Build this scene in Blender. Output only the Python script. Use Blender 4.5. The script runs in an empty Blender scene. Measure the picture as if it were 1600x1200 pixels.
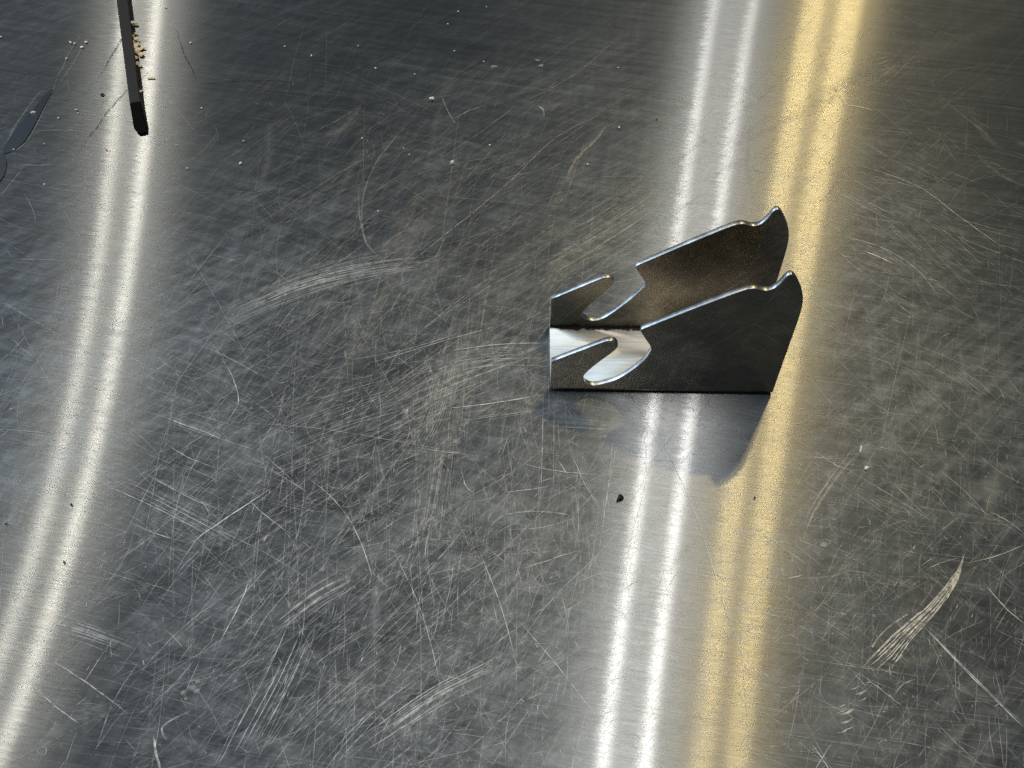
import bpy, bmesh, math, random
from mathutils import Vector

# ------------------------------------------------------------------ camera, world, lamps, exposure
scene = bpy.context.scene
R = math.radians
CAM_H, TILT, FPX = 0.2435, R(36.987), 1500.0          # height above the bench, tilt from straight down
cam_data = bpy.data.cameras.new('camera')
cam_data.sensor_width = 36.0
cam_data.lens = 36.0 * FPX / 1600.0
cam_data.clip_start, cam_data.clip_end = 0.005, 50.0
cam = bpy.data.objects.new('camera', cam_data)
scene.collection.objects.link(cam)
cam.location = (0, 0, CAM_H)
cam.rotation_euler = (TILT, 0, 0)
scene.camera = cam

world = bpy.data.worlds.new('World')
scene.world = world
world.use_nodes = True
bg = world.node_tree.nodes['Background']
bg.inputs['Color'].default_value = (0.52, 0.74, 1.0, 1)     # dim daylight in the workshop
bg.inputs['Strength'].default_value = 0.085

BRUSH = R(-10.5)                                       # grain of the steel; the lamp rows run square to it
TX, TY = math.cos(BRUSH), math.sin(BRUSH)


def lamp(name, loc, size_x, size_y, power, color):
    d = bpy.data.lights.new(name, 'AREA')
    d.shape = 'RECTANGLE'
    d.size, d.size_y = size_x, size_y
    d.energy = power
    d.color = color
    o = bpy.data.objects.new(name, d)
    scene.collection.objects.link(o)
    o.location = loc
    o.rotation_euler = (0, 0, BRUSH)
    return o


WHITE = (1.0, 0.945, 0.80)
WHITE2 = (1.0, 0.972, 0.90)
WARM = (1.0, 0.75, 0.32)
lamp('bulb_lamp', (-1.125, 1.00, 1.8), 0.022, 0.10, 3.8, WHITE)
lamp('bulb_lamp', (-1.045, 1.00, 1.8), 0.022, 0.10, 5.4, WHITE)
lamp('ceiling_tube_lamp', (0.117, 0.20, 1.8), 0.018, 0.80, 5.8, WHITE2)
lamp('ceiling_tube_lamp', (0.202, 0.20, 1.8), 0.018, 0.80, 5.6, WHITE2)
lamp('warm_lamp', (0.553, 1.24, 1.8), 0.047, 0.06, 6.0, WARM)
lamp('warm_lamp', (0.640, 1.24, 1.8), 0.051, 0.06, 6.8, WARM)
cool_fill = lamp('cool_fill_lamp', (-3.2, 1.6, 1.3), 1.2, 1.4, 70.0, (0.62, 0.80, 1.0))  # added fill lamp out of view, cools the left side of the bench
cool_fill.rotation_euler = (Vector((0, .2, 0)) - cool_fill.location).to_track_quat('-Z', 'Y').to_euler()

scene.render.engine = 'CYCLES'
scene.view_settings.view_transform = 'Standard'
scene.view_settings.look = 'None'
scene.view_settings.exposure = 0.0
scene.view_settings.gamma = 1.0
scene.view_settings.use_curve_mapping = False
scene.cycles.transparent_max_bounces = 48
scene.cycles.max_bounces = 8
scene.cycles.use_denoising = False
scene.cycles.use_adaptive_sampling = False
scene.cycles.sample_clamp_indirect = 3.0

rng = random.Random(11)


def P(px, py, z=0.0):
    """Point of the bench plane that the photograph (1600 x 1200) shows at px, py."""
    u, v = (px - 800) / FPX, (600 - py) / FPX
    c, s = math.cos(TILT), math.sin(TILT)
    d = Vector((u, s + v * c, -c + v * s))
    t = (z - CAM_H) / d.z
    return Vector((0, 0, CAM_H)) + d * t


# ------------------------------------------------------------------ helpers
def tag(o, label=None, cat=None, group=None, kind=None):
    if label: o['label'] = label
    if cat: o['category'] = cat
    if group: o['group'] = group
    if kind: o['kind'] = kind
    return o


def link(name, me, parent=None):
    o = bpy.data.objects.new(name, me)
    scene.collection.objects.link(o)
    if parent: o.parent = parent
    return o


def bm_obj(name, bm, mats, parent=None, smooth=False):
    me = bpy.data.meshes.new(name)
    bm.normal_update()
    bm.to_mesh(me)
    bm.free()
    for m in (mats if isinstance(mats, (list, tuple)) else [mats]):
        me.materials.append(m)
    if smooth:
        for p in me.polygons: p.use_smooth = True
    return link(name, me, parent)


class NT:
    def __init__(self, name):
        self.mat = bpy.data.materials.new(name)
        self.mat.use_nodes = True
        self.t = self.mat.node_tree
        self.t.nodes.clear()
        self.out = self.t.nodes.new('ShaderNodeOutputMaterial')

    def n(self, kind, ins=None, **props):
        nd = self.t.nodes.new(kind)
        for k, v in props.items(): setattr(nd, k, v)
        for k, v in (ins or {}).items():
            sock = nd.inputs[k]
            if isinstance(v, bpy.types.NodeSocket): self.t.links.new(v, sock)
            elif isinstance(v, bpy.types.Node): self.t.links.new(v.outputs[0], sock)
            else: sock.default_value = v
        return nd

    def math(self, op, a, b=0.0, clamp=False):
        return self.n('ShaderNodeMath', {0: a, 1: b}, operation=op, use_clamp=clamp).outputs[0]

    def ramp(self, f, lo, hi, a=0.0, b=1.0):
        return self.n('ShaderNodeMapRange', {'Value': f, 'From Min': lo, 'From Max': hi, 'To Min': a, 'To Max': b},
                      interpolation_type='SMOOTHSTEP').outputs[0]

    def noise(self, vec, rot, scale3, detail=4.0, rough=0.6, off=0.0, dist=0.0):
        r = self.n('ShaderNodeVectorRotate', {'Vector': vec, 'Angle': rot}, rotation_type='Z_AXIS')
        m = self.n('ShaderNodeVectorMath', {0: r, 1: scale3}, operation='MULTIPLY')
        a = self.n('ShaderNodeVectorMath', {0: m, 1: (off, off * 1.7, off * .6)}, operation='ADD')
        return self.n('ShaderNodeTexNoise', {'Vector': a, 'Scale': 1.0, 'Detail': detail, 'Roughness': rough, 'Distortion': dist}).outputs[0]

    def glossy(self, color, rough, aniso=0.0, tangent=None, normal=None, dist='GGX'):
        ins = {'Color': color, 'Roughness': rough, 'Anisotropy': aniso}
        if tangent is not None: ins['Tangent'] = tangent
        if normal is not None: ins['Normal'] = normal
        return self.n('ShaderNodeBsdfAnisotropic', ins, distribution=dist)

    def mix(self, f, a, b):
        return self.n('ShaderNodeMixShader', {0: f, 1: a, 2: b})

    def done(self, sh):
        self.t.links.new(sh.outputs[0], self.out.inputs[0])
        return self.mat


def ra(ax, ay):
    """roughness and anisotropy of a glossy lobe from its two widths (along and across the grain)."""
    return math.sqrt(math.sqrt(ax * ay)), 1 - math.sqrt(ax / ay)


# ------------------------------------------------------------------ materials
def bench_material():
    m = NT('brushed_bench_steel')
    pos = m.n('ShaderNodeNewGeometry').outputs['Position']
    # the grain: long thin lines along the brush direction
    g1 = m.noise(pos, -BRUSH, (100, 1700, 1), 3, .75)
    g2 = m.noise(pos, -BRUSH, (420, 2100, 1), 2, .7, 9)
    g3 = m.noise(pos, -BRUSH, (9, 420, 1), 4, .65, 4)
    bend = m.noise(pos, 0.3, (7, 5, 1), 2, .5, 2)
    ang = m.math('ADD', m.math('MULTIPLY', m.math('SUBTRACT', g1, .5), .014),
                 m.math('MULTIPLY', m.math('SUBTRACT', g2, .5), .014))
    ang = m.math('ADD', ang, m.math('MULTIPLY', m.math('SUBTRACT', bend, .5), .020))
    tan = m.n('ShaderNodeVectorRotate', {'Vector': (TX, TY, 0), 'Angle': ang}, rotation_type='Z_AXIS').outputs[0]
    # worn haze: clouds of micro-scratches rubbed in several directions
    h1 = m.noise(pos, R(-38), (16, 260, 1), 7, .72, 3, .25)
    h2 = m.noise(pos, R(20), (50, 110, 1), 8, .80, 7, .8)
    h3 = m.noise(pos, R(-80), (18, 240, 1), 7, .74, 13, .2)
    h4 = m.noise(pos, R(10), (9, 8, 1), 3, .55, 31, .3)
    hz = m.math('ADD', m.math('MULTIPLY', m.ramp(h1, .34, .76), .46), m.math('MULTIPLY', m.ramp(h2, .34, .78), .38))
    hz = m.math('ADD', hz, m.math('MULTIPLY', m.ramp(h3, .40, .78), .33))
    hz = m.math('MULTIPLY', hz, m.ramp(h4, .30, .68, .35, 1.25))
    def zone(px, py, r0, r1, lo, hi):
        d = m.n('ShaderNodeVectorMath', {0: pos, 1: tuple(P(px, py))}, operation='DISTANCE').outputs['Value']
        d = m.math('ADD', d, m.math('MULTIPLY', m.math('SUBTRACT', h4, .5), .12))
        return m.ramp(d, r0, r1, lo, hi)
    hz = m.math('MULTIPLY', hz, zone(780, 800, .10, .24, 1.12, .62))
    hz = m.math('MULTIPLY', hz, zone(330, 60, .05, .20, .50, 1.0))
    hz = m.math('MULTIPLY', hz, zone(1600, 130, .02, .11, .45, 1.0))
    gl = m.ramp(g3, .3, .7, .80, 1.14)
    gf = m.ramp(g1, .3, .7, .84, 1.12)
    hz = m.math('MULTIPLY', m.math('MULTIPLY', hz, gl), gf)
    h5 = m.noise(pos, R(26), (14, 280, 1), 6, .72, 41, .2)
    hz = m.math('MULTIPLY', hz, m.ramp(h5, .3, .7, .70, 1.30))
    hz = m.math('MULTIPLY', hz, .53, True)
    col0 = (.136, .139, .142, 1)
    gr = m.math('ADD', m.ramp(g1, .25, .75, .78, 1.18), m.ramp(g2, .25, .75, -.10, .10))
    col = m.n('ShaderNodeVectorMath', {0: col0[:3], 'Scale': gr}, operation='SCALE').outputs[0]
    r, a = ra(.0036, .42)
    core = m.glossy(col, r, a, tan, dist='BECKMANN')
    r, a = ra(.023, .52)
    halo = m.glossy(col, r, a, tan, dist='BECKMANN')
    r, a = ra(.16, .50)
    wide = m.glossy((.27, .30, .33, 1), r, a, tan)
    rough = m.glossy((.40, .455, .52, 1), .62)
    s = m.mix(.68, core, halo)
    s = m.mix(m.math('ADD', m.math('MULTIPLY', gl, .20), 0.02), s, wide)
    s = m.mix(hz, s, rough)
    return m.done(s)


def scratch_material():
    m = NT('scratched_steel')
    tan = m.n('ShaderNodeAttribute', attribute_name='tan').outputs['Vector']
    op = m.n('ShaderNodeAttribute', attribute_name='op').outputs['Fac']
    lum = m.n('ShaderNodeAttribute', attribute_name='lum').outputs['Fac']
    pos = m.n('ShaderNodeNewGeometry').outputs['Position']
    br = m.noise(pos, 0.0, (380, 380, 1), 4, .7)
    op2 = m.math('MULTIPLY', op, m.ramp(br, .32, .62, .18, 1.15), True)
    c = m.n('ShaderNodeCombineColor', {0: m.math('MULTIPLY', lum, .90), 1: m.math('MULTIPLY', lum, .95), 2: lum}).outputs[0]
    r, a = ra(.27, .52)
    g = m.glossy(c, r, a, tan)
    t = m.n('ShaderNodeBsdfTransparent')
    return m.done(m.mix(op2, t, g))


def sheet_material(name, base, rough, tint, base2):
    m = NT(name)
    tc = m.n('ShaderNodeTexCoord').outputs['Object']
    n1 = m.noise(tc, 0, (60, 60, 60), 5, .65, 2, .5)
    n2 = m.noise(tc, 0.15, (70, 1500, 700), 3, .6, 5)
    n3 = m.noise(tc, 0, (1800, 1800, 1800), 2, .5, 8)
    f = m.math('MULTIPLY', m.ramp(n1, .35, .7), .7)
    f = m.math('ADD', f, m.math('MULTIPLY', m.ramp(n2, .45, .75), .3), True)
    col = m.n('ShaderNodeMix', {0: f, 6: base, 7: base2}, data_type='RGBA').outputs[2]
    for k, (an, th) in enumerate(((50, .64), (-35, .66), (75, .67))):
        rt = m.n('ShaderNodeVectorRotate', {'Vector': tc, 'Angle': R(an)}, rotation_type='Y_AXIS')
        ln = m.noise(rt, 0, (45, 45, 2100), 2, .5, 3 + 4 * k, .15)
        col = m.n('ShaderNodeMix', {0: m.ramp(ln, th, th + .07, 0, .42), 6: col, 7: (.75, .72, .66, 1)}, data_type='RGBA').outputs[2]
    rg = m.math('ADD', m.ramp(n1, .3, .7, rough - .05, rough + .06), m.ramp(n3, .3, .7, -.03, .03))
    bump = m.n('ShaderNodeBump', {'Height': n3, 'Strength': .04, 'Distance': .0002}).outputs[0]
    p = m.n('ShaderNodeBsdfPrincipled', {'Base Color': col, 'Metallic': tint, 'Roughness': rg, 'Normal': bump})
    return m.done(p)


def plain(name, col, rough, metal=0.0, var=.25, scale=1500, spec=.5):
    m = NT(name)
    tc = m.n('ShaderNodeTexCoord').outputs['Object']
    n1 = m.noise(tc, 0, (scale, scale, scale), 3, .6)
    lo = tuple(x * (1 - var) for x in col) + (1,)
    hi = tuple(min(1, x * (1 + var)) for x in col) + (1,)
    c = m.n('ShaderNodeMix', {0: n1, 6: lo, 7: hi}, data_type='RGBA').outputs[2]
    p = m.n('ShaderNodeBsdfPrincipled', {'Base Color': c, 'Metallic': metal, 'Roughness': rough, 'Specular IOR Level': spec})
    return m.done(p)


M_BENCH = bench_material()
M_SCR = scratch_material()
M_WALL = sheet_material('mill_scale_steel', (.25, .232, .195, 1), .34, 1.0, (.48, .425, .34, 1))
def floor_material():
    m = NT('lit_sheet_steel')  # same sheet as the walls, overhead lamp light put into its brighter colour
    tc = m.n('ShaderNodeTexCoord').outputs['Object']
    n1 = m.noise(tc, 0, (60, 1800, 60), 4, .65, 2)
    n2 = m.noise(tc, 0, (130, 190, 130), 5, .65, 6, .5)
    col = m.n('ShaderNodeMix', {0: m.math('MULTIPLY', m.ramp(n1, .25, .75), m.ramp(n2, .3, .6, .55, 1.0)), 6: (.72, .67, .58, 1), 7: (1.0, .96, .87, 1)}, data_type='RGBA').outputs[2]
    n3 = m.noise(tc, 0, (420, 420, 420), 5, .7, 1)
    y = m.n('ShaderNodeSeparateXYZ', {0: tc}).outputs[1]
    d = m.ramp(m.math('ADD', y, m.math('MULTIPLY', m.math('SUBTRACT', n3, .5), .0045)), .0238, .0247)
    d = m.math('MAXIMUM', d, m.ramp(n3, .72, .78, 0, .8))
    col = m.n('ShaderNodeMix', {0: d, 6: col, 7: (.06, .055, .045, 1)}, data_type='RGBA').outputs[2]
    r, a = ra(.20, .50)
    return m.done(m.glossy(col, r, a, (1.0, 0.0, 0.0)))


M_FLOOR = floor_material()
M_EDGE = sheet_material('cut_edge_steel', (.30, .31, .32, 1), .40, 1.0, (.95, .95, .93, 1))
M_BAR = plain('blackened_bar', (.022, .022, .023), .55, 0.0, spec=.3)
M_TIP = plain('shaded_bar_tip', (.003, .003, .003), .7, 0.0, spec=.04)  # darker than the shank: shade of the camera-facing bevel put into the colour
M_TAN = plain('tan_chip', (.84, .70, .52), .8)
M_PALE = plain('pale_crumb', (.95, .93, .85), .7)
M_SOOT = plain('black_speck', (.012, .011, .010), .8)
M_OIL = plain('oil_film', (.30, .33, .37), .25, 1.0, .15, 300)

# ------------------------------------------------------------------ the bench top
bm = bmesh.new()
X0, X1, Y0, Y1, TH = -0.75, 0.75, -0.30, 1.10, 0.0015
v = [bm.verts.new(c) for c in ((X0, Y0, 0), (X1, Y0, 0), (X1, Y1, 0), (X0, Y1, 0))]
f = bm.faces.new(v)
ext = bmesh.ops.extrude_face_region(bm, geom=[f])
for q in ext['geom']:
    if isinstance(q, bmesh.types.BMVert): q.co.z = -TH
bmesh.ops.recalc_face_normals(bm, faces=bm.faces[:])
bench = bm_obj('bench_top', bm, M_BENCH)
tag(bench, 'scratched brushed steel bench top under everything', kind='structure')

# ------------------------------------------------------------------ scratches: thin ribbons worn into the bench top
SV, SF, SOP, STAN, SLUM = [], [], [], [], []
ZLO, ZSTEP = 2.0e-5, 2.2e-8


def smooth_line(pts, sub):
    if len(pts) < 3 or sub < 2:
        return pts
    out = []
    for i in range(len(pts) - 1):
        p0, p1, p2, p3 = pts[max(i - 1, 0)], pts[i], pts[i + 1], pts[min(i + 2, len(pts) - 1)]
        for k in range(sub):
            t = k / sub
            out.append(tuple(.5 * (2 * b + (c - a) * t + (2 * a - 5 * b + 4 * c - d) * t * t + (3 * b - a - 3 * c + d) * t ** 3)
                             for a, b, c, d in zip(p0, p1, p2, p3)))
    out.append(pts[-1])
    return out


nrib = 0


def ribbon(px, width, op, lum=.62, soft=False, sub=4, fade=.25, jit=0.0):
    """px: points on the bench (photo coordinates), width in mm."""
    global nrib
    pts = smooth_line(list(px), sub)
    w = [P(x + rng.gauss(0, jit), y + rng.gauss(0, jit)) for x, y in pts]
    z = ZLO + ZSTEP * nrib
    nrib += 1
    n = len(w)
    b0 = len(SV)
    for i in range(n):
        t = (w[min(i + 1, n - 1)] - w[max(i - 1, 0)])
        t.z = 0
        if t.length < 1e-9: t = Vector((1, 0, 0))
        t.normalize()
        nn = Vector((-t.y, t.x, 0))
        u = i / (n - 1)
        k = min(1.0, u / fade, (1 - u) / fade) if fade > 0 else 1.0
        k = max(k, 0.0)
        hw = width * (.0005 if soft else .00075) * (.55 + .45 * k if not soft else 1)
        c = Vector((w[i].x, w[i].y, z))
        if soft:
            for s_, o_ in ((-1, 0), (0, op * k), (1, 0)):
                SV.append(c + nn * hw * s_); SOP.append(o_); STAN.append(t); SLUM.append(lum)
        else:
            for s_ in (-1, 1):
                SV.append(c + nn * hw * s_); SOP.append(op * (.15 + .85 * k)); STAN.append(t); SLUM.append(lum)
    q = 3 if soft else 2
    for i in range(n - 1):
        for j in range(q - 1):
            a = b0 + i * q + j
            SF.append((a, a + 1, a + q + 1, a + q))


def bundle(px, count, spread, width, op, lum=.9, cut=.35):
    """several near-parallel scratches along one stroke"""
    base = smooth_line(list(px), 6)
    n = len(base)
    for _ in range(count):
        off = rng.gauss(0, spread * 1.25)
        a = int(rng.uniform(0, cut) * n)
        b = n - 1 - int(rng.uniform(0, cut) * n)
        if b - a < 2: continue
        dx, dy = base[b][0] - base[a][0], base[b][1] - base[a][1]
        L = math.hypot(dx, dy) or 1
        nx, ny = -dy / L, dx / L
        tw = rng.uniform(-.4, .4)
        seg = [(x + nx * off * (1 + tw * k / n), y + ny * off * (1 + tw * k / n)) for k, (x, y) in enumerate(base[a:b + 1])]
        ribbon(seg, width * rng.uniform(.4, 1.1), op * rng.uniform(.2, .85), lum, sub=1, fade=rng.uniform(.1, .45))


def field(cx, cy, sx, sy, ang, spread, count, lmin, lmax, wmin, wmax, omin, omax, curve=.08, uniform=False):
    for _ in range(count):
        if uniform:
            x, y = rng.uniform(cx - sx, cx + sx), rng.uniform(cy - sy, cy + sy)
        else:
            x, y = rng.gauss(cx, sx), rng.gauss(cy, sy)
        if not (-80 < x < 1680 and -60 < y < 1280): continue
        a = R(rng.gauss(ang, spread)) if spread < 500 else rng.uniform(0, math.pi)
        L = lmin * (lmax / lmin) ** (rng.random() ** 1.6)
        dx, dy = math.cos(a) * L / 2, -math.sin(a) * L / 2
        k = rng.gauss(0, curve) * L
        mx, my = x - math.sin(a) * k, y - math.cos(a) * k
        ribbon([(x - dx, y - dy), (mx, my), (x + dx, y + dy)], rng.uniform(wmin, wmax), rng.uniform(omin, omax) * rng.uniform(.4, 1),
               rng.uniform(.7, .95), sub=3 if L > 40 else 2, fade=rng.uniform(.15, .5))


# broad rubbed bands
for pts, wd, op in [
    ([(470, 700), (560, 540), (650, 370), (740, 250)], 9, .16), ([(600, 760), (690, 600), (760, 470), (850, 330)], 12, .14),
    ([(640, 840), (700, 690), (740, 560)], 7, .20), ([(330, 520), (430, 470), (560, 430), (740, 400)], 7, .16),
    ([(380, 1000), (560, 880), (760, 760)], 12, .13), ([(420, 1160), (600, 1060), (800, 960)], 16, .12),
    ([(560, 1190), (680, 1100), (800, 1040)], 9, .15), ([(200, 960), (260, 985), (330, 1030)], 5, .22),
    ([(760, 520), (800, 450), (860, 360), (930, 240)], 9, .14), ([(840, 380), (880, 290), (950, 180)], 5, .22),
    ([(1040, 290), (900, 400), (780, 520)], 14, .15), ([(1230, 190), (1340, 120), (1440, 60)], 12, .20),
    ([(1330, 150), (1450, 80), (1600, 30)], 14, .18), ([(1260, 430), (1380, 400), (1500, 470)], 14, .12),
    ([(1250, 820), (1290, 720), (1350, 660)], 7, .16), ([(1380, 1000), (1430, 940), (1490, 890)], 8, .10),
    ([(640, 690), (690, 640), (740, 500)], 5, .20), ([(700, 260), (640, 330), (600, 420)], 7, .14),
    ([(250, 250), (330, 240), (420, 260)], 20, .06), ([(900, 760), (820, 900), (700, 1020)], 16, .12),
    ([(60, 250), (100, 330), (90, 450)], 20, .05), ([(700, 820), (760, 790), (880, 800)], 12, .15),
    ([(1280, 1180), (1310, 1080), (1330, 960)], 10, .13), ([(1440, 760), (1460, 620), (1450, 520)], 12, .10),
]:
    ribbon(pts, wd, op, .6, soft=True, sub=6, fade=.35)
for _ in range(330):                                    # softer smudges
    x, y = rng.uniform(-20, 1620), rng.uniform(120, 1220)
    if x < 350 and y < 420: continue
    a = R(rng.choice([38, 45, 60, 85, -12, -30, 20]) + rng.gauss(0, 10))
    L = rng.uniform(30, 170)
    dx, dy = math.cos(a) * L / 2, -math.sin(a) * L / 2
    k = rng.gauss(0, .1) * L
    ribbon([(x - dx, y - dy), (x + k * math.sin(a), y + k * math.cos(a)), (x + dx, y + dy)],
           rng.uniform(1.0, 5.0), rng.uniform(.04, .17), .6, soft=True, sub=4, fade=.4)

# random hairlines
N = 2.1
for q in [
    (560, 560, 240, 190, 36, 14, 420, 40, 300, .05, .13, .15, .60), (600, 950, 270, 190, 40, 18, 620, 30, 260, .05, .13, .15, .60),
    (260, 720, 180, 150, -27, 10, 170, 30, 220, .05, .14, .15, .65), (720, 720, 190, 260, 82, 10, 320, 30, 240, .05, .12, .15, .55),
    (820, 850, 200, 220, -62, 14, 150, 30, 200, .05, .12, .15, .60), (1420, 900, 170, 230, 60, 25, 330, 20, 150, .05, .13, .12, .50),
    (1420, 880, 170, 260, -38, 14, 190, 20, 200, .05, .13, .12, .55), (1400, 380, 120, 90, -27, 14, 150, 30, 230, .05, .12, .15, .45),
    (1330, 170, 130, 110, 36, 12, 150, 30, 220, .05, .14, .12, .45), (800, 330, 240, 130, 38, 14, 200, 30, 260, .05, .12, .12, .40),
    (950, 330, 120, 90, 27, 8, 110, 60, 300, .05, .12, .15, .50), (700, 900, 420, 300, 0, 999, 620, 4, 34, .06, .16, .25, .85),
    (1400, 850, 200, 300, 0, 999, 260, 4, 34, .06, .16, .25, .75), (1430, 850, 170, 300, 86, 6, 260, 20, 120, .05, .11, .10, .40)]:
    q = list(q)
    q[6] = int(q[6] * N)
    field(*q, curve=.035)
field(800, 680, 860, 560, 0, 999, 1100, 8, 70, .05, .13, .12, .50, .05, True)
field(800, 700, 860, 600, -8, 2.5, 1900, 40, 320, .05, .12, .08, .34, .006, True)
field(500, 160, 480, 160, 38, 8, 130, 60, 300, .05, .12, .08, .30, .02, True)

for an in (32, 40, 58, 80, 88, -24, -32, -60, 12):      # long straight hairlines
    field(680, 780, 420, 300, an, 5, 75, 110, 480, .05, .10, .15, .55, .012)
    field(1380, 700, 160, 330, an, 6, 26, 60, 300, .05, .10, .12, .45, .012)

# the strokes that stand out
for pts, wd, op in [
    ([(220, 640), (300, 668), (375, 695)], .20, .95), ([(252, 652), (320, 676), (362, 693)], .20, .9),
    ([(255, 692), (300, 718), (350, 735)], .20, .85), ([(160, 758), (240, 792), (340, 845)], .24, .95),
    ([(220, 770), (290, 805), (372, 850)], .20, .85), ([(232, 745), (290, 775), (335, 795)], .18, .8),
    ([(228, 740), (280, 770), (325, 792)], .16, .7), ([(200, 815), (245, 835), (298, 850)], .26, .9),
    ([(298, 849), (360, 806), (425, 763)], .28, 1.0), ([(340, 552), (364, 590), (373, 630), (358, 653)], .22, .8),
    ([(330, 660), (480, 668), (620, 690), (760, 716)], .16, .6), ([(480, 745), (530, 790), (565, 850), (585, 915)], .22, .8),
    ([(400, 700), (440, 735), (465, 760)], .18, .7), ([(380, 775), (420, 810), (460, 838)], .2, .8),
    ([(80, 1032), (140, 1070), (200, 1115)], .26, .9), ([(50, 1070), (85, 1102), (125, 1132)], .24, .9),
    ([(390, 905), (375, 945), (340, 1010)], .2, .75), ([(500, 870), (420, 960), (385, 1020)], .14, .5),
    ([(480, 880), (476, 960), (470, 1010)], .14, .5), ([(600, 1150), (690, 1080), (770, 1045)], .24, .6),
    ([(450, 975), (500, 935), (545, 910)], .26, .85), ([(420, 990), (480, 950), (540, 915)], .18, .7),
    ([(560, 1180), (640, 1130), (730, 1070)], .2, .6), ([(690, 640), (775, 630), (850, 618)], .26, .95),
    ([(636, 697), (690, 706), (740, 713)], .2, .8), ([(820, 726), (860, 735), (935, 743)], .2, .8),
    ([(605, 438), (680, 380), (790, 290), (870, 215), (960, 170)], .16, .85),
    ([(560, 470), (620, 420), (700, 345)], .14, .5), ([(740, 840), (780, 940), (810, 1050)], .2, .7),
    ([(810, 970), (870, 1040), (930, 1120)], .18, .65), ([(610, 850), (660, 960), (690, 1080)], .18, .55),
    ([(1005, 620), (1040, 700), (1085, 800), (1130, 940), (1180, 1080)], .14, .8),
    ([(1000, 650), (1010, 740), (985, 850), (965, 980)], .12, .75), ([(1190, 700), (1150, 735), (1110, 785)], .16, .8),
    ([(1010, 760), (950, 850), (860, 940), (790, 1040)], .14, .6), ([(960, 670), (950, 760), (935, 870)], .16, .6),
    ([(970, 668), (955, 740), (945, 800)], .14, .6), ([(1515, 880), (1560, 868), (1600, 852)], .24, .9),
    ([(1445, 982), (1520, 1060), (1600, 1138)], .30, .75), ([(1450, 985), (1525, 1062), (1600, 1134)], .2, .8),
    ([(1535, 910), (1570, 950), (1600, 975)], .2, .8), ([(1545, 800), (1575, 815), (1600, 835)], .18, .7),
    ([(1442, 893), (1470, 880), (1500, 872)], .18, .7), ([(1225, 905), (1245, 902), (1255, 898)], .24, .8),
    ([(1300, 1160), (1275, 1200), (1260, 1230)], .2, .6), ([(1265, 1158), (1290, 1195), (1310, 1230)], .24, .8),
    ([(1340, 1050), (1385, 1085), (1410, 1105)], .2, .65), ([(1395, 1090), (1410, 1070), (1430, 1062)], .2, .6),
    ([(1330, 255), (1430, 290), (1500, 340), (1570, 390)], .18, .7), ([(1320, 265), (1400, 285), (1460, 300)], .14, .55),
    ([(1290, 365), (1370, 385), (1430, 420), (1470, 470)], .2, .6), ([(1350, 393), (1375, 403), (1398, 414)], .26, .9),
    ([(1365, 310), (1370, 350), (1366, 380)], .16, .5), ([(1320, 165), (1345, 168), (1365, 174)], .3, .7),
    ([(1260, 30), (1300, 130), (1330, 180)], .10, .8), ([(860, 460), (858, 540), (858, 660)], .16, .55),
    ([(700, 700), (705, 620), (712, 560)], .2, .4), ([(720, 730), (728, 760), (742, 772)], .18, .9),
    ([(630, 655), (637, 640), (636, 652)], .2, .8), ([(790, 770), (830, 765), (870, 758)], .22, .7),
    ([(760, 830), (790, 805), (850, 800), (900, 808)], .4, .4), ([(815, 890), (860, 875), (905, 860)], .18, .8),
    ([(0, 408), (60, 406), (120, 410)], .2, .5), ([(0, 672), (40, 674), (80, 678)], .2, .55),
    ([(0, 920), (25, 921), (50, 920)], .18, .5), ([(20, 530), (35, 545), (55, 560)], .18, .5),
    ([(560, 290), (562, 340), (572, 380), (590, 400)], .5, .35), ([(575, 390), (565, 330), (585, 260), (640, 190)], .4, .3),
    ([(690, 150), (700, 175), (712, 195)], .35, .4), ([(706, 188), (730, 175), (760, 165)], .45, .4),
    ([(840, 165), (848, 172), (850, 184)], .6, .7), ([(952, 190), (930, 220), (900, 250), (885, 280)], .9, .35),
    ([(540, 565), (640, 545), (720, 520)], .16, .5), ([(600, 600), (720, 570), (850, 560)], .16, .5),
    ([(650, 990), (655, 940), (668, 900)], .16, .45), ([(880, 750), (905, 770), (925, 790)], .16, .6),
    ([(890, 700), (910, 750), (940, 800)], .16, .6), ([(240, 1150), (245, 1180), (255, 1215)], .5, .7),
    ([(300, 1110), (255, 1135), (262, 1160)], .4, .4), ([(480, 250), (465, 200), (440, 150)], .12, .25),
]:
    ribbon(pts, wd * .72, op * .88, rng.uniform(.8, .95), sub=6, fade=rng.uniform(.15, .4), jit=.3)

for pts in ([(277, 50), (284, 75), (298, 105), (308, 128)], [(312, 132), (340, 130), (370, 127), (430, 126), (500, 135)], [(150, 130), (190, 60), (200, 20)],
            [(115, 250), (150, 200), (190, 150), (240, 108)]):
    ribbon(pts, .3, .65, .10, sub=6, fade=.3, jit=.5)
# strokes of many parallel lines
bundle([(330, 512), (400, 478), (500, 440), (600, 415), (740, 400)], 26, 9, .14, .75)
bundle([(370, 500), (450, 455), (560, 428), (680, 415)], 12, 5, .16, .85)
bundle([(480, 690), (600, 640), (720, 560), (860, 480)], 24, 24, .13, .6)
bundle([(600, 640), (720, 590), (860, 540)], 22, 22, .14, .7)
bundle([(700, 560), (780, 550), (858, 548)], 14, 12, .16, .7)
bundle([(380, 700), (520, 640), (700, 590)], 18, 22, .13, .6)
bundle([(900, 430), (1000, 380), (1100, 300)], 20, 24, .13, .6)
bundle([(830, 440), (930, 380), (1050, 300)], 20, 20, .13, .6)
bundle([(600, 560), (640, 470), (700, 380)], 20, 14, .12, .4)
bundle([(640, 720), (680, 640), (700, 540)], 22, 16, .12, .45)
bundle([(660, 860), (680, 740), (690, 640)], 16, 20, .12, .45)
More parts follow.
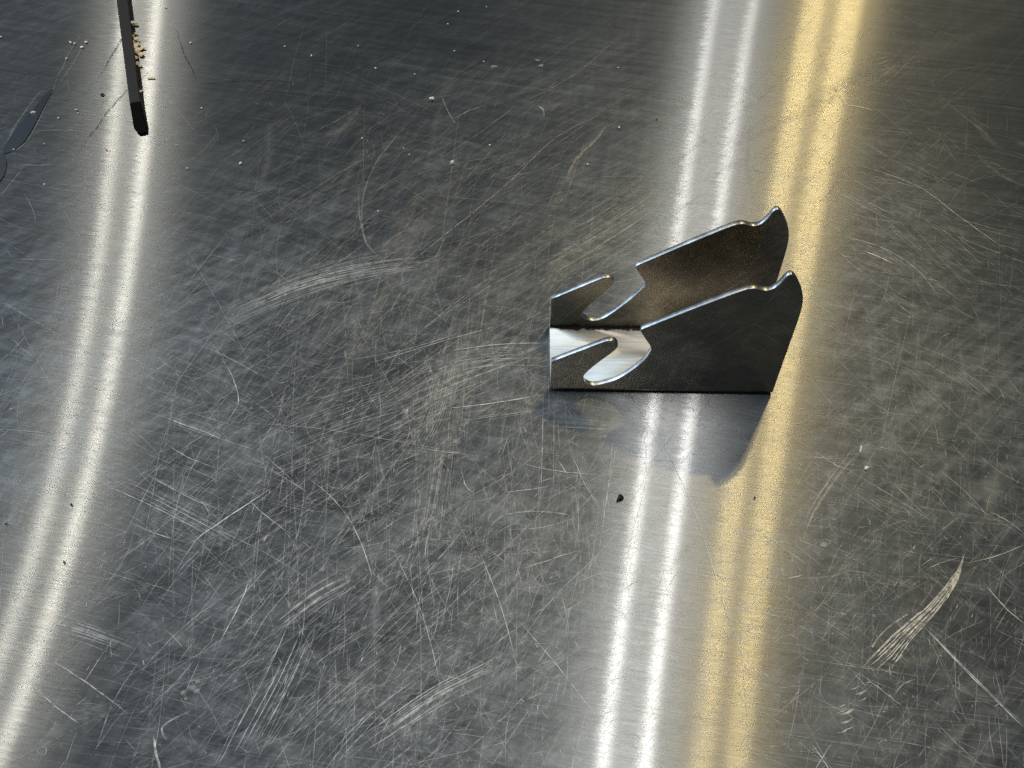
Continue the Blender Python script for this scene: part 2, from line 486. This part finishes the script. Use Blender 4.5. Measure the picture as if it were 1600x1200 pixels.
bundle([(440, 980), (500, 935), (560, 905)], 14, 6, .16, .7)
bundle([(85, 975), (140, 990), (220, 1020)], 16, 8, .18, .6)
bundle([(380, 1180), (440, 1070), (480, 980)], 12, 14, .14, .6)
bundle([(450, 1190), (540, 1090), (640, 1020)], 14, 24, .14, .55)
bundle([(590, 1150), (680, 1090), (780, 1040)], 18, 8, .16, .6)
bundle([(250, 650), (310, 672), (400, 700)], 14, 9, .15, .6)
bundle([(200, 760), (280, 800), (380, 850)], 12, 18, .15, .6)
bundle([(1330, 140), (1380, 110), (1430, 60)], 18, 12, .16, .4)
bundle([(1370, 112), (1385, 105), (1400, 98)], 10, 5, .5, .5)
bundle([(1350, 880), (1300, 900), (1210, 905)], 4, 3, .12, .4)
bundle([(1250, 850), (1270, 800), (1310, 740), (1345, 700)], 9, 3, .2, .6)
bundle([(1290, 280), (1360, 320), (1420, 350)], 12, 26, .13, .5)
bundle([(1400, 560), (1480, 640), (1560, 700)], 10, 40, .12, .35)
bundle([(880, 620), (760, 640), (700, 650)], 8, 8, .14, .6)
bundle([(850, 660), (920, 664), (975, 668)], 8, 4, .16, .5)
# the deep fan-shaped gouge with its chatter marks
for k in range(9):
    o = (k - 4) * 2.1 + rng.uniform(-1.0, 1.0)
    e = abs(k - 4)
    g = rng.uniform(0, 26) * (k > 1)
    ribbon([(1509 - e * 2.4 + o * .2, 860 + e * 7), (1491 + o * .45, 905 + o * .3), (1462 + o * .7, 945 + o * .5), (1420 + o, 985 + o * .8),
            (1385 + o * 1.4 + e, 1020 + o * 1.1), (1352 + o * 1.6 + e * 2 + g, 1050 + o * .8 - g)], rng.uniform(.08, .18), .85, .95, sub=6, fade=.16, jit=.4)
for x, y, l_, w_ in [(1308, 1146, 18, .35), (1312, 1131, 22, .45), (1312, 1117, 22, .5), (1335, 1086, 20, .45), (1340, 1096, 14, .3), (1328, 1078, 16, .25),
                     (1352, 1068, 14, .25), (1310, 1105, 12, .2), (1322, 1140, 10, .2)]:
    ribbon([(x, y), (x + l_ * .5, y - l_ * .12), (x + l_, y - l_ * .42)], w_ * .7, .7, .9, sub=4, fade=.4)
for k in range(34):                                     # dotted track beside the gouge
    t = k / 33
    x, y = 1415 - t * 52 - 8 * math.sin(t * 3), 962 + t * 50
    ribbon([(x, y), (x + 1.6, y - 1.4)], .25, .8, .7, sub=1, fade=0)
for pts in ([(76, 145), (62, 146), (42, 172), (24, 198), (12, 222), (0, 243)], [(80, 146), (70, 170), (58, 195), (46, 216), (34, 229), (21, 237), (10, 240)],
            [(88, 133), (82, 143), (78, 150)], [(126, 54), (120, 66), (108, 84), (100, 102), (90, 122), (84, 138)], [(142, 54), (130, 74), (116, 98), (102, 118), (92, 134)],
            [(103, 100), (100, 106), (96, 112)], [(50, 206), (100, 204), (130, 207)], [(30, 258), (60, 259), (85, 258)]):
    ribbon(pts, .4, .26, .7, sub=5, fade=.3)
# dried rings and drops
for cx, cy, r_, o_, w_ in [(460, 307, 27, .28, .35), (1325, 394, 11, .55, .6), (67, 1174, 7, .5, .5), (711, 690, 8, .4, .5),
                           (722, 660, 7, .35, .5), (735, 625, 6, .35, .5), (885, 840, 9, .3, .6), (100, 456, 5, .35, .5), (1290, 848, 6, .35, .8)]:
    ring = []
    for k in range(15):
        a = 2 * math.pi * k / 14
        rr = r_ * (1 + .12 * math.sin(3 * a + cx))
        ring.append((cx + rr * math.cos(a), cy + rr * .85 * math.sin(a)))
    ribbon(ring, w_, o_, .62, sub=3, fade=0, soft=True)
for cx, cy, r_ in [(300, 1076, 6), (308, 1080, 5), (288, 1083, 5), (309, 1066, 4), (291, 1092, 3), (711, 690, 6), (1184, 266, 5), (1190, 268, 4),
                   (1286, 852, 6), (945, 683, 4), (18, 640, 3), (772, 105, 5), (840, 95, 4), (845, 103, 4)]:
    for q in range(3):
        ribbon([(cx - r_, cy + rng.uniform(-2, 2)), (cx, cy + rng.uniform(-1, 1)), (cx + r_, cy + rng.uniform(-2, 2))],
               r_ * .30, .55, .72, soft=True, sub=3, fade=.3)

me = bpy.data.meshes.new('scratches')
me.from_pydata([tuple(p) for p in SV], [], SF)
me.attributes.new('op', 'FLOAT', 'POINT').data.foreach_set('value', SOP)
me.attributes.new('lum', 'FLOAT', 'POINT').data.foreach_set('value', SLUM)
me.attributes.new('tan', 'FLOAT_VECTOR', 'POINT').data.foreach_set('vector', [c for t in STAN for c in t])
me.materials.append(M_SCR)
me.update()
scr = link('scratches', me, bench)
tag(scr, kind='stuff')
SCR_TOP = ZLO + ZSTEP * nrib

# ------------------------------------------------------------------ the folded bracket
T_SH = 0.0018                                           # sheet thickness
BR = 0.0021                                             # outer radius of the folds
LEN, WID = 0.0697, 0.0254                               # length, outer front face to inner back face
bracket = bpy.data.objects.new('hook_bracket', None)
scene.collection.objects.link(bracket)
bracket.empty_display_size = .02
bracket.location = (0.011954, 0.180190, SCR_TOP)
bracket.rotation_euler = (0, 0, R(-1.1386))
tag(bracket, 'folded dark steel bracket with two matching hooked side walls standing on the bench', 'bracket')

S, K = 's', 'c'                                         # smooth point, corner
PROFILE = [(0, BR * 1000, K), (0, 15.0, K), (15.0, 24.7, S), (16.9, 25.5, S), (18.6, 24.9, S), (19.4, 23.1, S), (18.5, 20.8, S),
           (13.6, 14.2, S), (10.7, 9.6, S), (10.1, 7.3, S), (11.0, 4.7, S), (13.4, 3.5, S), (16.7, 4.5, S), (20.6, 6.8, S),
           (24.7, 11.5, S), (27.8, 16.4, S), (29.3, 21.2, S), (29.0, 23.1, K), (25.7, 29.2, S), (25.3, 30.2, S), (25.9, 31.0, S), (27.2, 31.9, S), (37.0, 38.6, S),
           (45.1, 43.9, S), (51.4, 47.8, S), (54.2, 48.8, S), (57.6, 48.0, S), (59.6, 48.7, S), (61.2, 51.2, S), (62.3, 53.9, S),
           (63.3, 54.6, S), (64.4, 53.7, S), (65.8, 51.6, S), (67.7, 48.0, S), (68.8, 44.5, S), (69.4, 40.0, S), (69.6, 30.0, S), (69.7, BR * 1000, K)]


def outline():
    pts = []
    n = len(PROFILE)
    for i in range(n - 1):
        p1, p2 = PROFILE[i], PROFILE[i + 1]
        p0 = PROFILE[i - 1] if i > 0 and p1[2] == S else p1
        p3 = PROFILE[i + 2] if i + 2 < n and p2[2] == S else p2
        d = math.hypot(p2[0] - p1[0], p2[1] - p1[1])
        k = 1 if (p1[2] == K and p2[2] == K) or d > 20 else max(2, int(d / .6) if d < 6 else 5)

        def tang(a, b, c_):                             # tangent scaled to the segment so long neighbours do not overshoot
            l = math.hypot(c_[0] - a[0], c_[1] - a[1]) or 1
            return ((c_[0] - a[0]) / l * d, (c_[1] - a[1]) / l * d)
        t1, t2 = tang(p0, p1, p2), tang(p1, p2, p3)
        for q in range(k):
            t = q / k
            h00, h10, h01, h11 = 2 * t**3 - 3 * t**2 + 1, t**3 - 2 * t**2 + t, -2 * t**3 + 3 * t**2, t**3 - t**2
            pts.append((h00 * p1[0] + h10 * t1[0] + h01 * p2[0] + h11 * t2[0], h00 * p1[1] + h10 * t1[1] + h01 * p2[1] + h11 * t2[1]))
    pts.append(PROFILE[-1][:2])
    return [(a * .001, b * .001) for a, b in pts]


FRONT = outline()
SLOT_A, SLOT_B = (10.1, 7.3, S), (29.0, 23.1, K)        # the rear wall's slot is cut straighter and narrower
ia, ib = PROFILE.index(SLOT_A), PROFILE.index(SLOT_B)
PROFILE[ia:ib + 1] = [(10.3, 8.0, S), (11.2, 6.2, S), (13.5, 5.0, S), (16.4, 5.6, S), (18.2, 7.0, S), (21.4, 10.6, S), (25.4, 15.8, S), (28.5, 20.6, S), (29.2, 22.2, S), (28.9, 23.6, K)]
REAR = outline()


def wall_mesh(y, OUT):
    bm = bmesh.new()
    front = [bm.verts.new((a, y, b)) for a, b in OUT]
    back = [bm.verts.new((a, y + T_SH, b)) for a, b in OUT]
    n = len(OUT)
    f1 = bm.faces.new(front)
    f2 = bm.faces.new(back[::-1])
    rim = []
    for i in range(n):
        j = (i + 1) % n
        if j == 0: continue                             # open where the wall runs into the fold
        q = bm.faces.new((front[j], front[i], back[i], back[j]))
        q.material_index = 1
        q.smooth = True
        rim.append(q)
    bmesh.ops.recalc_face_normals(bm, faces=bm.faces[:])
    es = [e for e in bm.edges if len(e.link_faces) == 2 and (f1 in e.link_faces or f2 in e.link_faces)]
    bmesh.ops.bevel(bm, geom=es, offset=.00022, segments=2, profile=.5, affect='EDGES', material=1)
    return bm


for y, line in ((0.0, FRONT), (WID, REAR)):
    bm_obj('side_wall', wall_mesh(y, line), [M_WALL, M_EDGE], bracket)

# base plate with its two folds
sec = []
yb = WID + T_SH
ri = BR - T_SH
NS = 8
for k in range(NS + 1):
    a = math.pi + (math.pi / 2) * k / NS
    sec.append((BR + BR * math.cos(a), BR + BR * math.sin(a)))
for k in range(NS + 1):
    a = 1.5 * math.pi + (math.pi / 2) * k / NS
    sec.append((yb - BR + BR * math.cos(a), BR + BR * math.sin(a)))
for k in range(NS + 1):
    a = (math.pi / 2) * (1 - k / NS)
    sec.append((yb - BR + ri * math.sin(a), BR - ri * math.cos(a)))
for k in range(NS + 1):
    a = (math.pi / 2) * k / NS
    sec.append((BR - ri * math.sin(a), BR - ri * math.cos(a)))
bm = bmesh.new()
rows = []
for x in (0.0, LEN):
    rows.append([bm.verts.new((x, a, b)) for a, b in sec])
n = len(sec)
wallside = set(range(0, NS)) | set(range(NS + 1, 2 * NS + 1))
for i in range(n):
    j = (i + 1) % n
    if i in (2 * NS + 1, n - 1): continue               # open where the walls start
    q = bm.faces.new((rows[0][i], rows[0][j], rows[1][j], rows[1][i]))
    q.smooth = True
    q.material_index = 0 if i <= 2 * NS else 1          # outside skin, inside skin
for r_, flip in ((rows[0], False), (rows[1], True)):
    q = bm.faces.new(r_ if flip else r_[::-1])
    q.material_index = 2
bmesh.ops.recalc_face_normals(bm, faces=bm.faces[:])
bm_obj('base_plate', bm, [M_WALL, M_FLOOR, M_EDGE], bracket)

# ------------------------------------------------------------------ the black bar with the tapered tip
bar = bpy.data.objects.new('tapered_bar', None)
scene.collection.objects.link(bar)
tag(bar, 'slim black steel bar with a tapered tip lying beside tan chips', 'bar')
tip = Vector((-.1518, .3229, 0))
dirv = Vector((.0232, -.0740, 0)).normalized()
side = Vector((-dirv.y, dirv.x, 0))
bar.location = (tip.x, tip.y, SCR_TOP)
bar.rotation_euler = (0, 0, math.atan2(dirv.y, dirv.x))


def loft(name, stations, mat, bev=.00025):
    """stations: x, half width, bottom z, top z"""
    bm = bmesh.new()
    rings = []
    for x, hw, z0, z1, yo in stations:
        rings.append([bm.verts.new(c) for c in ((x, yo - hw, z0), (x, yo + hw, z0), (x, yo + hw, z1), (x, yo - hw, z1))])
    for a, b in zip(rings, rings[1:]):
        for i in range(4):
            j = (i + 1) % 4
            bm.faces.new((a[i], a[j], b[j], b[i]))
    bm.faces.new(rings[0][::-1])
    bm.faces.new(rings[-1])
    bmesh.ops.recalc_face_normals(bm, faces=bm.faces[:])
    bmesh.ops.bevel(bm, geom=[e for e in bm.edges if e.calc_face_angle(0) > .5], offset=bev, segments=2, profile=.5, affect='EDGES')
    return bm_obj(name, bm, mat, bar)


loft('shank', [(-.150, .0026, 0, .0031, 0), (-.078, .0024, 0, .0030, 0), (0, .0020, 0, .0030, 0)], M_BAR)
loft('tip', [(.00002, .00202, .00004, .0030, 0), (.0135, .0024, .00004, .0015, .0005), (.0178, .0016, .00004, .0009, .0011)], M_TIP, .0003)

# ------------------------------------------------------------------ chips, crumbs and specks
def lump(name, px, py, size, mat, squash=.6, stretch=1.0, rot=None, seed=0, rag=1.0):
    r = random.Random(seed * 7 + int(px * 3 + py))
    bm = bmesh.new()
    bmesh.ops.create_icosphere(bm, subdivisions=2, radius=.5)
    ph = [r.uniform(0, 6.28) for _ in range(6)]
    for v_ in bm.verts:
        c = v_.co
        d = 1 + .22 * math.sin(5 * c.x + ph[0]) + .22 * math.sin(6 * c.y + ph[1]) + .18 * math.sin(7 * c.z + ph[2]) + .12 * math.sin(11 * (c.x + c.y) + ph[3])
        d = 1 + (d - 1) * rag + (r.uniform(-.12, .12) * rag)
        v_.co = Vector((c.x * d * stretch, c.y * d, c.z * d * squash)) * size
    zmin = min(v_.co.z for v_ in bm.verts)
    for v_ in bm.verts: v_.co.z -= zmin
    o = bm_obj(name, bm, mat)
    p = P(px, py)
    o.location = (p.x, p.y, SCR_TOP)
    o.rotation_euler = (0, 0, r.uniform(0, 3.1) if rot is None else rot)
    return o


for k, (x, y, s_) in enumerate([(208, 38, 5), (213, 41, 5), (205, 45, 3), (209, 60, 4), (214, 66, 5), (210, 70, 5), (216, 72, 4), (212, 77, 6), (218, 80, 5), (223, 78, 4),
                                (214, 84, 6), (221, 88, 5), (213, 93, 4), (216, 103, 5), (220, 105, 3.5), (212, 55, 3), (221, 144, 3)]):
    o = lump('chip', x, y, s_ * .00038, M_TAN, .7, rng.uniform(.9, 1.5), seed=k)
    tag(o, 'small tan chip heaped against the side of the black bar', 'chip', 'tan chips along the black bar')
o = lump('chip', 236, 123, .0016, M_TAN, .35, 1.8, .1, 3)
tag(o, 'flat tan flake lying alone a little way off the black bar', 'chip')
CR = [(587, 109, 4), (591, 331, 3), (700, 39, 3), (716, 19, 3), (710, 81, 2.6), (756, 98, 2.6), (648, 117, 2.6), (566, 217, 2.6), (631, 233, 2.2), (445, 74, 3),
      (487, 89, 4), (560, 73, 2.6), (967, 201, 4), (966, 107, 2.6), (760, 12, 2.6), (120, 173, 4), (92, 186, 3), (122, 178, 2.6),
      (298, 68, 4), (259, 13, 4.5), (2, 59, 4), (376, 257, 5), (293, 264, 3), (381, 222, 3), (22, 235, 3), (70, 226, 3), (640, 243, 3), (765, 228, 3),
      (918, 258, 3), (70, 290, 3), (315, 170, 2.6), (276, 228, 2.6)]
for k, (x, y, s_) in enumerate(CR):
    o = lump('crumb', x, y, s_ * .00020, M_PALE, .7, 1.1, seed=k)
    if x < 400: tag(o, 'tiny pale crumb on smooth steel around the black bar', 'crumb', 'pale crumbs around the black bar')
    else: tag(o, 'tiny pale crumb on dark steel between the black bar and the white lamp streaks', 'crumb', 'pale crumbs on the dark steel')
for x, y, s_, lab in [(675, 158, 7, 'largest pale crumb, beside a short hooked scratch on bare steel'),
                      (707, 257, 6.5, 'round pale crumb just below the long straight hairline scratch')]:
    tag(lump('crumb', x, y, s_ * .00024, M_PALE, .8, seed=5), lab, 'crumb')
for x, y, s_ in [(111, 68, 6), (128, 75, 5), (104, 93, 4), (117, 70, 4), (135, 67, 4.5)]:
    tag(lump('crumb', x, y, s_ * .00020, M_PALE, .6, 1.2, seed=6), 'pale crumb at the upper end of the oil smear', 'crumb', 'crumbs at the end of the oil smear')
tag(lump('splinter', 1344, 703, .0008, M_PALE, .5, 2.4, 1.2, 9), 'pale slender splinter beside the curved rubbed scratch', 'splinter')
tag(lump('chip', 1353, 732, .0011, M_PALE, .5, 1.3, .6, 9), 'pale angular chip just below the splinter', 'chip')
tag(lump('soot_speck', 967, 781, .0019, M_SOOT, .4, 1.0, .8, 2, 1.9), 'ragged black speck on the bench in front of the bracket', 'speck')
tag(lump('soot_speck', 160, 150, .0011, M_SOOT, .4, 1.6, .5, 4, 1.7), 'small dark double speck between oil smear and black bar', 'speck')
for k, (x, y) in enumerate([(101, 879), (11, 819), (1026, 188), (112, 790), (167, 236), (1179, 779)]):
    tag(lump('soot_speck', x, y, .0006, M_SOOT, .5, 1.2, seed=k), 'tiny black pinpoint speck on bright steel', 'speck', 'pinpoint black specks')


# ------------------------------------------------------------------ oil smear
def film(name, px, mat, z, parent=None):
    pts = smooth_line(px + [px[0]], 5)[:-1]
    bm = bmesh.new()
    w = [P(x, y) for x, y in pts]
    top = [bm.verts.new((p.x, p.y, z)) for p in w]
    bot = [bm.verts.new((p.x, p.y, SCR_TOP)) for p in w]
    bm.faces.new(top)
    for i in range(len(w)):
        j = (i + 1) % len(w)
        bm.faces.new((top[i], top[j], bot[j], bot[i]))
    bmesh.ops.recalc_face_normals(bm, faces=bm.faces[:])
    return bm_obj(name, bm, mat, parent)


oil = film('oil_smear', [(84, 139), (72, 147), (52, 172), (32, 194), (16, 216), (4, 237), (15, 239), (34, 226), (45, 212), (57, 190), (70, 165)], M_OIL, SCR_TOP + .00004)
tag(oil, 'long dark oil smear tapering at both ends on the bare bench', 'oil smear')
tag(lump('crumb', 53, 177, .0013, M_PALE, .5, 1.4, .3, 8), 'oval pale crumb stuck in the dark oil smear', 'crumb')
oil2 = film('oil_smear', [(6, 240), (10, 255), (8, 270), (0, 284), (-14, 292), (-18, 262), (-8, 244)], M_OIL, SCR_TOP + .000055)
tag(oil2, 'broad dark oil patch below the long oil smear', 'oil smear')
